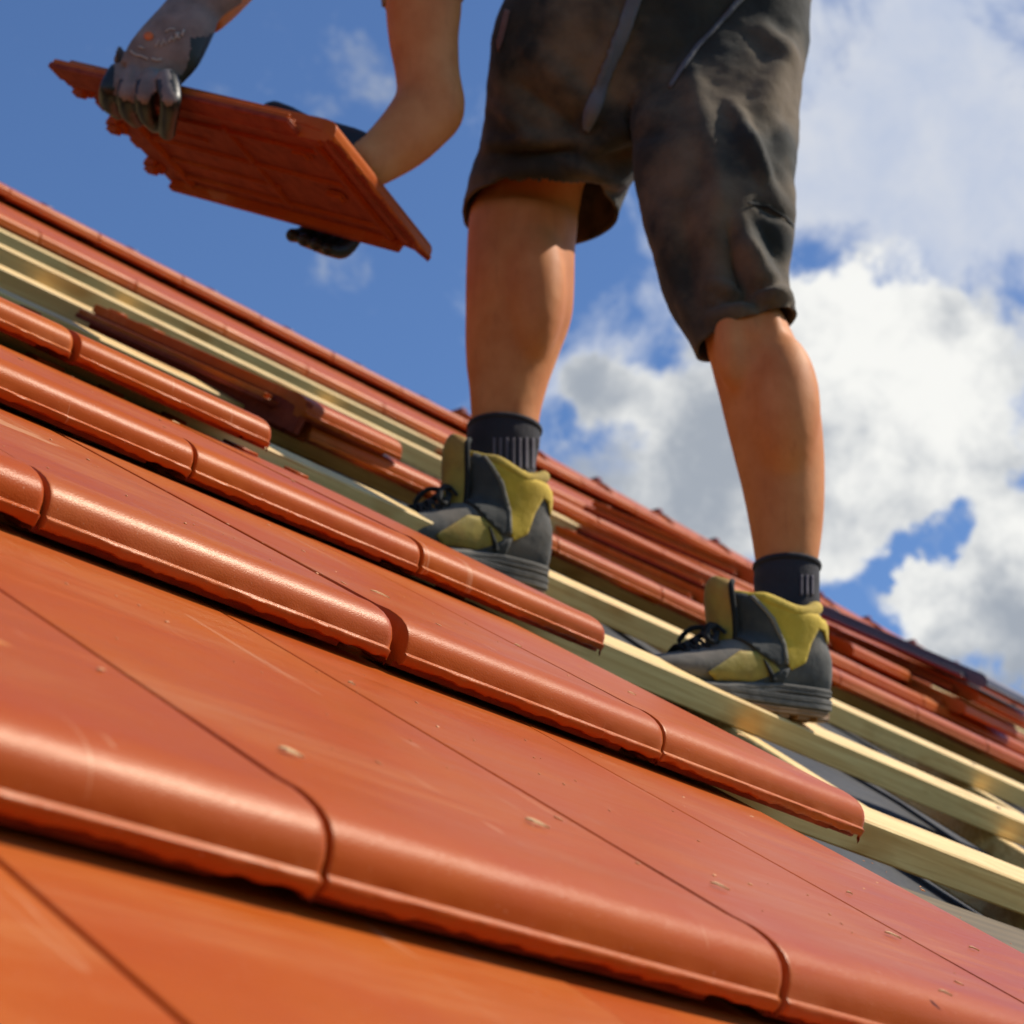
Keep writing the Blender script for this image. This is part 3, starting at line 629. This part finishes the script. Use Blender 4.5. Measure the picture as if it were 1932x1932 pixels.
def patch(bvh, outline, origin_fn, off, step, thick, name, m_, parent, dirfn):
    """lay a thin patch with the outline (2-D) on a surface: points are cast along dirfn onto it"""
    xs = [p[0] for p in outline]; ys = [p[1] for p in outline]
    pts = []; n = len(outline); edges = []
    bd = []
    for i in range(n):
        a, b = outline[i], outline[(i+1) % n]; k = max(1, int(math.hypot(b[0]-a[0], b[1]-a[1])/step))
        for j in range(k): bd.append((a[0]+(b[0]-a[0])*j/k, a[1]+(b[1]-a[1])*j/k))
    def inside(x, y):
        c = False; j = len(bd)-1
        for i in range(len(bd)):
            if (bd[i][1] > y) != (bd[j][1] > y) and x < (bd[j][0]-bd[i][0])*(y-bd[i][1])/(bd[j][1]-bd[i][1])+bd[i][0]: c = not c
            j = i
        return c
    pts = [Vector(p) for p in bd]; edges = [(i, (i+1) % len(bd)) for i in range(len(bd))]
    y = min(ys)+step*.5
    while y < max(ys):
        x = min(xs)+step*.5
        while x < max(xs):
            if inside(x, y) and min(math.hypot(x-b[0], y-b[1]) for b in bd) > step*.45: pts.append(Vector((x, y)))
            x += step
        y += step
    r = mg.delaunay_2d_cdt(pts, edges, [], 1, 1e-9)
    vs = []; last = None; bad = set()
    for i, p in enumerate(r[0]):
        o, d = origin_fn(p.x, p.y), dirfn(p.x, p.y)
        hit = bvh.ray_cast(o, d)
        if hit[0] is None: bad.add(i); vs.append(Vector((0, 0, 0))); continue
        nn = hit[1] if hit[1].dot(d) < 0 else -hit[1]
        vs.append(hit[0] + (nn*.6-d*.4)*off)
    fs = [f for f in r[2] if not any(i in bad for i in f)]
    # keep the largest connected island
    adj = {}
    for i, f in enumerate(fs):
        for v in f: adj.setdefault(v, []).append(i)
    seen = set(); best = []
    for i in range(len(fs)):
        if i in seen: continue
        st = [i]; seen.add(i); comp = []
        while st:
            q = st.pop(); comp.append(q)
            for v in fs[q]:
                for r_ in adj[v]:
                    if r_ not in seen: seen.add(r_); st.append(r_)
        if len(comp) > len(best): best = comp
    fs = [fs[i] for i in best]; used = sorted({v for f in fs for v in f}); rem = {v: i for i, v in enumerate(used)}
    vs = [vs[v] for v in used]; fs = [tuple(rem[v] for v in f) for f in fs]
    me = mesh(vs, fs); o = put(name, me, m_, parent)
    s = o.modifiers.new('solid', 'SOLIDIFY'); s.thickness = thick; s.offset = 0; 
    return o
def pxpatch(bvh, outline, off, step, thick, name, m_, parent):
    return patch(bvh, outline, lambda x, y: CAM, off, step, thick, name, m_, parent, lambda x, y: ray(x, y).normalized())
o = pxpatch(sbvh, [(1190, -20), (1214, -10), (1160, 130), (1128, 210), (1110, 250), (1103, 243), (1106, 205), (1126, 150), (1160, 60)], .0075, 8, .0015, 'pocket_trim', M['stripe'], shorts)
o = pxpatch(sbvh, [(1400, -20), (1412, -12), (1372, 36), (1318, 96), (1268, 170), (1262, 166), (1310, 92), (1364, 32)], .0075, 8, .0012, 'seam_piping', M['stripe'], shorts)
o = pxpatch(sbvh, [(958, 20), (966, 22), (952, 80), (944, 100), (942, 80)], .0075, 6, .0012, 'pocket_edge', cloth('rose_brown_edge', (.16, .09, .08), (.2, .12, .1)), shorts)
o = pxpatch(sbvh, [(1408, 384), (1450, 388), (1480, 408), (1496, 432), (1494, 437), (1476, 413), (1448, 393), (1408, 389)], .0075, 6, .001, 'knee_seam', M['black'], shorts)
# t-shirt
sh = [(640, -400, 860, -400, 2.37), (695, -250, 895, -250, 2.35), (712, -120, 886, -120, 2.34), (716, -30, 882, -32, 2.33), (718, 14, 882, -4, 2.33)]
stor = [(1030, -120, 1530, -120, 2.44, .6), (1000, -220, 1490, -220, 2.44, .66), (930, -320, 1400, -370, 2.44, .66), (800, -400, 1230, -540, 2.44, .66), (690, -450, 1000, -650, 2.44, .72), (650, -500, 850, -690, 2.44, .6)]
ts = fuse([tube_bm(limb(stor, 2.44), 28), tube_bm(limb(sh, 2.34, .88), 24), tube_bm(chain([(at(790, -480, 3.09), .085), (at(700, -400, 2.99), .075), (at(635, -310, 2.9), .066)]), 20)], .008, 6)
put('t_shirt', ts, M['shirt'], person)
# ------------------------------------------------------------------ boots and socks
def side_frame(P0, ang, pitch):
    a = math.radians(ang); X = -EX*math.cos(a)+UPS*math.sin(a); Zv = Vector((0, 0, 1))*.6+NR*.4
    Z = (Zv - X*Zv.dot(X)).normalized(); b = math.radians(pitch)
    X2 = X*math.cos(b) - Z*math.sin(b); Z2 = X*math.sin(b)+Z*math.cos(b)
    return P0, X2, Z2.cross(X2), Z2
def make_boot(fr, label, zs=1.0):
    P0, X, Y, Z = fr
    def L3(x, y, z): return P0 + X*x*.92 + Y*y + Z*z*zs
    root_m = None
    def sec(x, zb, zt_, hw): return list(L3(x, 0, (zb+zt_)/2))+list(Y*hw)+list(Z*((zt_-zb)/2*zs))
    foot = [sec(*s) for s in ((.001, .03, .05, .012), (.003, .02, .075, .024), (.012, .018, .092, .031), (.04, .018, .10, .035), (.08, .018, .10, .036), (.12, .018, .092, .039), (.155, .018, .080, .044), (.19, .018, .066, .049), (.225, .018, .056, .049), (.255, .019, .05, .042), (.272, .021, .044, .03), (.281, .026, .036, .014))]
    def sh(cx, cz, rx, ry, tilt): 
        return list(L3(cx, 0, cz)) + list((X*math.cos(tilt)+Z*math.sin(tilt))*rx) + list(Y*ry)
    shaft = [sh(*s) for s in ((.07, .045, .068, .032, 0), (.072, .07, .068, .034, 0), (.076, .095, .068, .036, .05), (.080, .115, .070, .038, .1), (.084, .124, .066, .036, .12))]
    up = fuse([tube_bm(foot, 26, 2.5), tube_bm(shaft, 26, 2.2)], .0032, 6)
    boot = put('boot', up, M['suede'], person)
    boot['label'] = label
    bv = BVHTree.FromPolygons([v.co for v in up.vertices], [tuple(p.vertices) for p in up.polygons])
    for sgn in (-1, 1):
        of = lambda x, z, s=sgn: L3(x, .3*s, z); df = lambda x, z, s=sgn: -Y*s
        def pt(outline, off, name, m_, st=.005, th_=.0018):
            return patch(bv, outline, of, off, st, th_, name, m_, boot, df)
        pt([(.012, .086), (.006, .100), (.010, .124), (.030, .132), (.060, .127), (.10, .129), (.146, .131), (.135, .118), (.115, .096), (.095, .066), (.076, .050), (.056, .060), (.047, .084), (.036, .102), (.024, .099)], .002, 'collar_lining', M['yellow'])
        pt([(.140, .128), (.152, .130), (.163, .118), (.165, .100), (.155, .078), (.128, .062), (.098, .052), (.086, .056), (.092, .078), (.110, .104)], .0038, 'ankle_flap', M['darksuede'])
        pt([(.137, .130), (.142, .130), (.112, .104), (.094, .078), (.089, .056), (.084, .055), (.089, .080), (.107, .106)], .0045, 'flap_piping', M['trim'], .004)
        pt([(.092, .046), (.110, .058), (.135, .064), (.160, .062), (.185, .048), (.208, .034), (.190, .026), (.160, .030), (.135, .030), (.112, .038)], .002, 'side_panel', M['mustard'])
        pt([(.118, .054), (.124, .057), (.108, .037), (.102, .034), (.099, .038)], .0042, 'badge_loop', M['black'], .004)
        pt([(.080, .052), (.094, .048), (.115, .038), (.140, .029), (.165, .027), (.20, .024), (.20, .019), (.150, .019), (.115, .022), (.085, .034)], .0028, 'side_trim', M['darksuede'], .005)
    # padded collar roll
    loop = []
    for k in range(25):
        a = 2*math.pi*k/24; x = .086+.066*math.cos(a); y = .0335*math.sin(a)
        z = .124 + .006*math.cos(a) - .006*math.exp(-((x-.075)/.03)**2) + .010*math.exp(-((x-.02)/.02)**2)
        loop.append((L3(x, y, z), .0085 if x < .12 else .005))
    me = fuse([tube_bm(chain(loop, 1, Z), 12, 2, False, 2)], .0025, 2)
    put('collar', me, M['yellow'], boot)
    # tongue sticking up in front of the shin
    vs = []; fs = []; n = 9
    path = [(.168, .060), (.172, .085), (.176, .106), (.181, .126), (.181, .141), (.173, .148)]
    for i, (x, z) in enumerate(path):
        hw = (.020, .022, .024, .024, .020, .011)[i]
        for k in range(n):
            s_ = -1+2*k/(n-1); vs.append(L3(x-.016*s_*s_-.004, hw*s_, z-.004*s_*s_))
    for i in range(len(path)-1):
        for k in range(n-1): a = i*n+k; fs.append((a, a+1, a+n+1, a+n))
    tg = put('tongue', mesh(vs, fs), M['mustard'], boot)
    s = tg.modifiers.new('solid', 'SOLIDIFY'); s.thickness = .007; s.offset = 0
    s = tg.modifiers.new('sub', 'SUBSURF'); s.levels = 1; s.render_levels = 2
    edge = [(L3(x-.020, (.020, .022, .024, .024, .020, .011)[i]+.001, z-.004), .0035) for i, (x, z) in enumerate(path)]
    edge2 = [(L3(x-.020, -(.020, .022, .024, .024, .020, .011)[i]-.001, z-.004), .0035) for i, (x, z) in enumerate(path)]
    put('tongue_edge', from_bm(join([tube_bm(chain(edge), 8, 2, True, 3), tube_bm(chain(edge2), 8, 2, True, 3)]), True), M['black'], boot)
    # laces
    lb = []
    rows = [(.168, .082), (.178, .070), (.190, .062), (.203, .056), (.216, .052)]
    for i, (x, z) in enumerate(rows):
        q = i+1 if i+1 < len(rows) else i
        for s_ in (-1, 1):
            lb.append(tube_bm(chain([(L3(x, .024*s_, z+.001), .0026), (L3(x+.004, 0, z+.012), .0026), (L3(rows[q][0], -.024*s_, rows[q][1]+.001), .0026)]), 8, 2, True, 4))
    for s_ in (-1, 1):
        lb.append(tube_bm(chain([(L3(.166, .008*s_, .090), .003), (L3(.186, .018*s_, .088), .003), (L3(.196, .028*s_, .074), .003), (L3(.188, .03*s_, .07), .003), (L3(.17, .012*s_, .084), .003)]), 8, 2, True, 5))
    put('laces', from_bm(join(lb), True), M['black'], boot)
    # sole: midsole band and brown outsole with tread
    outl = [(.0, .006), (.002, .020), (.012, .031), (.04, .036), (.09, .035), (.14, .041), (.19, .050), (.23, .050), (.262, .040), (.280, .022), (.285, .0)]
    ring = outl + [(x, -y) for x, y in reversed(outl[:-1])]
    for nm, z0_, z1_, ex, m_ in (('midsole', .009, .023, .0025, M['rubber']), ('heel_rand', .0235, .034, .0018, M['rubber']), ('outsole', .0, .0085, .001, M['sole2'])):
        bb = bmesh.new(); rr = []
        levels = [(z0_, 0), (z0_+.0015, ex), ((z0_+z1_)/2-.001, ex), ((z0_+z1_)/2, ex*.3), ((z0_+z1_)/2+.001, ex), (z1_-.0015, ex), (z1_, 0)]
        for (z_, e_) in levels:
            row = []
            for (x, y) in ring:
                if nm == 'heel_rand': x = min(x, .285)
                l_ = math.hypot(x-.14, y*3) or 1
                dz = (.006*max(0, (x-.22)/.06)**2)
                if nm == 'heel_rand' and x > .10: dz -= .012*min(1, (x-.10)/.08)
                row.append(bb.verts.new(L3(x+(x-.14)/.14*e_, y+math.copysign(e_, y) if y else y, z_+dz)))
            rr.append(row)
        n = len(ring)
        for a_, b_ in zip(rr, rr[1:]):
            for k in range(n): bb.faces.new((a_[k], a_[(k+1) % n], b_[(k+1) % n], b_[k]))
        bb.faces.new(rr[0][::-1]); bb.faces.new(rr[-1])
        me = from_bm(bb, True); me.set_sharp_from_angle(angle=math.radians(40)); put(nm, me, m_, boot)
    tr = []
    for i in range(9):
        x = .012+i*.03
        for s_ in (-1, 1):
            b_ = box((x, .006 if s_ > 0 else -.034, -.004), (x+.018, .034 if s_ > 0 else -.006, .001), .001)
            for v in b_.verts: v.co = L3(*v.co)
            tr.append(b_)
    put('tread', from_bm(join(tr)), M['sole2'], boot)
    return boot
fr1 = side_frame(at(1010, 1134, 2.715), 14, 10); fr2 = side_frame(at(1545, 1360, 2.475), 20, 16)
make_boot(fr1, 'grey and yellow work boot on the left foot in the picture', 1.22)
make_boot(fr2, 'grey and yellow work boot standing on the front batten')
def make_sock(secs, D, ribs_px, stub=None):
    b = tube_bm(limb(secs, D, .95), 48, 2, True, 8); me = from_bm(b, True)
    s = put('sock', me, M['sock'], person)
    bv = BVHTree.FromPolygons([v.co for v in me.vertices], [tuple(p.vertices) for p in me.polygons])
    for (x, y0_, y1_, w_) in ribs_px:
        pxpatch(bv, [(x, y0_), (x+w_, y0_), (x+w_, y1_), (x, y1_)], .0008, 5, .0012, 'sock_rib', M['sockrib'], s)
    c0 = limb(secs, D, .95)[0]; c = Vector(c0[0:3]); u = Vector(c0[3:6]); v = Vector(c0[6:9])
    lp = []
    for k in range(33):
        a = 2*math.pi*k/32; lp.append((c+u*math.cos(a)*1.0+v*math.sin(a)*1.0 + Vector((0, 0, .001)), .0028))
    put('sock_cuff', from_bm(tube_bm(chain(lp, 1.4, Vector((0, 0, 1))), 8, 2, False, 2), True), M['sock'], s)
    return s
make_sock([(884, 808, 1020, 815), (878, 835, 1018, 840), (880, 870, 1012, 872), (885, 900, 1010, 905), (890, 960, 1012, 960)], D1, [(930+i*12, 826, 884, 5) for i in range(8)])
make_sock([(1424, 1070, 1546, 1072), (1422, 1095, 1546, 1096), (1424, 1120, 1546, 1122), (1424, 1150, 1548, 1150), (1424, 1200, 1550, 1200)], D2, [(1510+i*10, 1085, 1124, 4) for i in range(3)])
# ------------------------------------------------------------------ gloves
def glove(parts, voxel, coat_fn, name='glove'):
    me = fuse(parts, voxel, 3); o = put(name, me, None, person)
    me.materials.clear(); me.materials.append(M['knit']); me.materials.append(M['coat'])
    for p in me.polygons:
        if coat_fn(p.center, p.normal): p.material_index = 1
    return o, me
def tdep(x, y, off):
    """distance along F of the held tile's underside plane seen at x,y, plus off"""
    r = ray(x, y); n_ = zb_; q = HM @ Vector((0, 0, -.026)); t = (q-CAM).dot(n_)/r.dot(n_); return t+off
def T3(x, y, off=0): return at(x, y, tdep(x, y, off))
fing = []
for pts in ([(224, 140), (207, 168), (207, 195), (224, 211)], [(252, 146), (240, 180), (243, 208), (258, 227)],
            [(284, 150), (274, 185), (278, 215), (294, 236)], [(316, 152), (322, 190), (318, 222), (316, 250)]):
    ra = (.0145, .0130, .0120, .0105); of = (2.625, 2.600, 2.635, 2.675)
    fing.append(tube_bm(round_chain([(at(x, y, of[i]-.00052*(x-260)), ra[i]) for i, (x, y) in enumerate(pts)]), 16))
wb = [(at(448, -60, 2.44), at(0, 0, 1))]
def sec2(x0, y0, x1, y1, d, flat):
    a, b = at(x0, y0, d), at(x1, y1, d); return (a+b)/2, (b-a)/2, flat
hs = [sec2(360, -60, 470, -10, 2.68, .66), sec2(319, -5, 428, 20, 2.67, .62), sec2(297, 25, 413, 48, 2.66, .60), sec2(275, 48, 401, 76, 2.65, .54), sec2(247, 78, 388, 106, 2.64, .42), sec2(225, 106, 366, 132, 2.635, .34), sec2(212, 134, 338, 158, 2.63, .28)]
ps = []
for i, (c, u, fl) in enumerate(hs):
    t = (hs[min(i+1, len(hs)-1)][0]-hs[max(i-1, 0)][0]).normalized(); u2 = (u - t*u.dot(t)); v = t.cross(u2).normalized()*u2.length*fl
    ps.append(list(c)+list(u2)+list(v))
palm = tube_bm(ps, 24)
TL = lambda x, y, z: HM @ Vector((x, y, z))
thumb = tube_bm(round_chain([(at(300, 80, 2.67), .015), (at(250, 118, 2.70), .014), (TL(-.026, .388, -.020), .0125), (TL(-.006, .402, -.016), .010)]), 16)
def cf1(c, n):
    x, y = pxy(c)
    return y > 205 or (y > 150 and n.dot(F) > -.72) or (x < 215) or (x > 300 and y < 150 and n.dot(R) > .35 and y > 70) or n.dot(F) > .3 or (x > 345 and y > 62 and n.dot(F) > -.5)
gl, glm = glove([palm, thumb]+fing, .0032, cf1)
gl['label'] = 'grey knit work glove with orange dot over the tile edge'
gb = BVHTree.FromPolygons([v.co for v in glm.vertices], [tuple(p.vertices) for p in glm.polygons])
c_ = [(281+9*math.cos(a*.5236), 68+8*math.sin(a*.5236)) for a in range(12)]
pxpatch(gb, c_, .0012, 4, .0008, 'orange_dot', M['orange'], gl)
def stroke(pts, w_):
    out = []; back = []
    for i, (x, y) in enumerate(pts):
        a, b = pts[max(0, i-1)], pts[min(len(pts)-1, i+1)]; dx, dy = b[0]-a[0], b[1]-a[1]; l = math.hypot(dx, dy) or 1
        out.append((x-dy/l*w_, y+dx/l*w_)); back.append((x+dy/l*w_, y-dx/l*w_))
    return out+back[::-1]
for pts, w_ in (([(294, 88), (300, 76), (304, 88), (310, 74), (314, 84)], 1.8), ([(318, 80), (324, 70), (328, 78)], 1.8), ([(330, 74), (338, 62)], 1.8), ([(331, 62), (339, 73)], 1.8), ([(343, 68), (347, 56)], 1.8), ([(246, 96), (256, 104), (268, 106), (280, 112)], 1.7), ([(286, 110), (296, 114), (306, 112)], 2.0), ([(262, 88), (272, 92)], 1.5), ([(312, 60), (322, 54), (330, 56)], 1.3)):
    pxpatch(gb, stroke(pts, w_), .0012, 4, .0008, 'printed_lettering', M['print'], gl)
# second glove, reaching over the tile from behind
def B3(x, y, off): 
    r = ray(x, y); q = HM @ Vector((0, 0, .0)); t = (q-CAM).dot(zb_)/r.dot(zb_); return at(x, y, t+off)
f2 = []
for i in range(4):
    y = .165+.024*i; e_ = (.0, .006, .004, -.006)[i]
    f2.append(tube_bm(round_chain([(TL(.19, .20+.012*i, .014), .0125), (TL(.252+e_, y, .014), .0125), (TL(.284+e_, y, -.010), .012), (TL(.284+e_, y, -.042), .0115), (TL(.262, y+.002, -.056), .0095)]), 16))
wp = atH(692, 308, 2.30)
pl2 = tube_bm(chain([(atH(720, 318, 2.315), .042), (wp, .036), (wp*.5+TL(.15, .19, .03)*.5, .036), (TL(.16, .20, .024), .042), (TL(.20, .20, .018), .040)], .5), 20)
th2 = tube_bm(round_chain([(wp, .016), (TL(.12, .25, .04), .014), (TL(.16, .275, .025), .011)]), 14)
g2, _m = glove([pl2, th2]+f2, .0035, lambda c, n: True)
g2['label'] = 'dark coated work glove gripping the tile from behind'
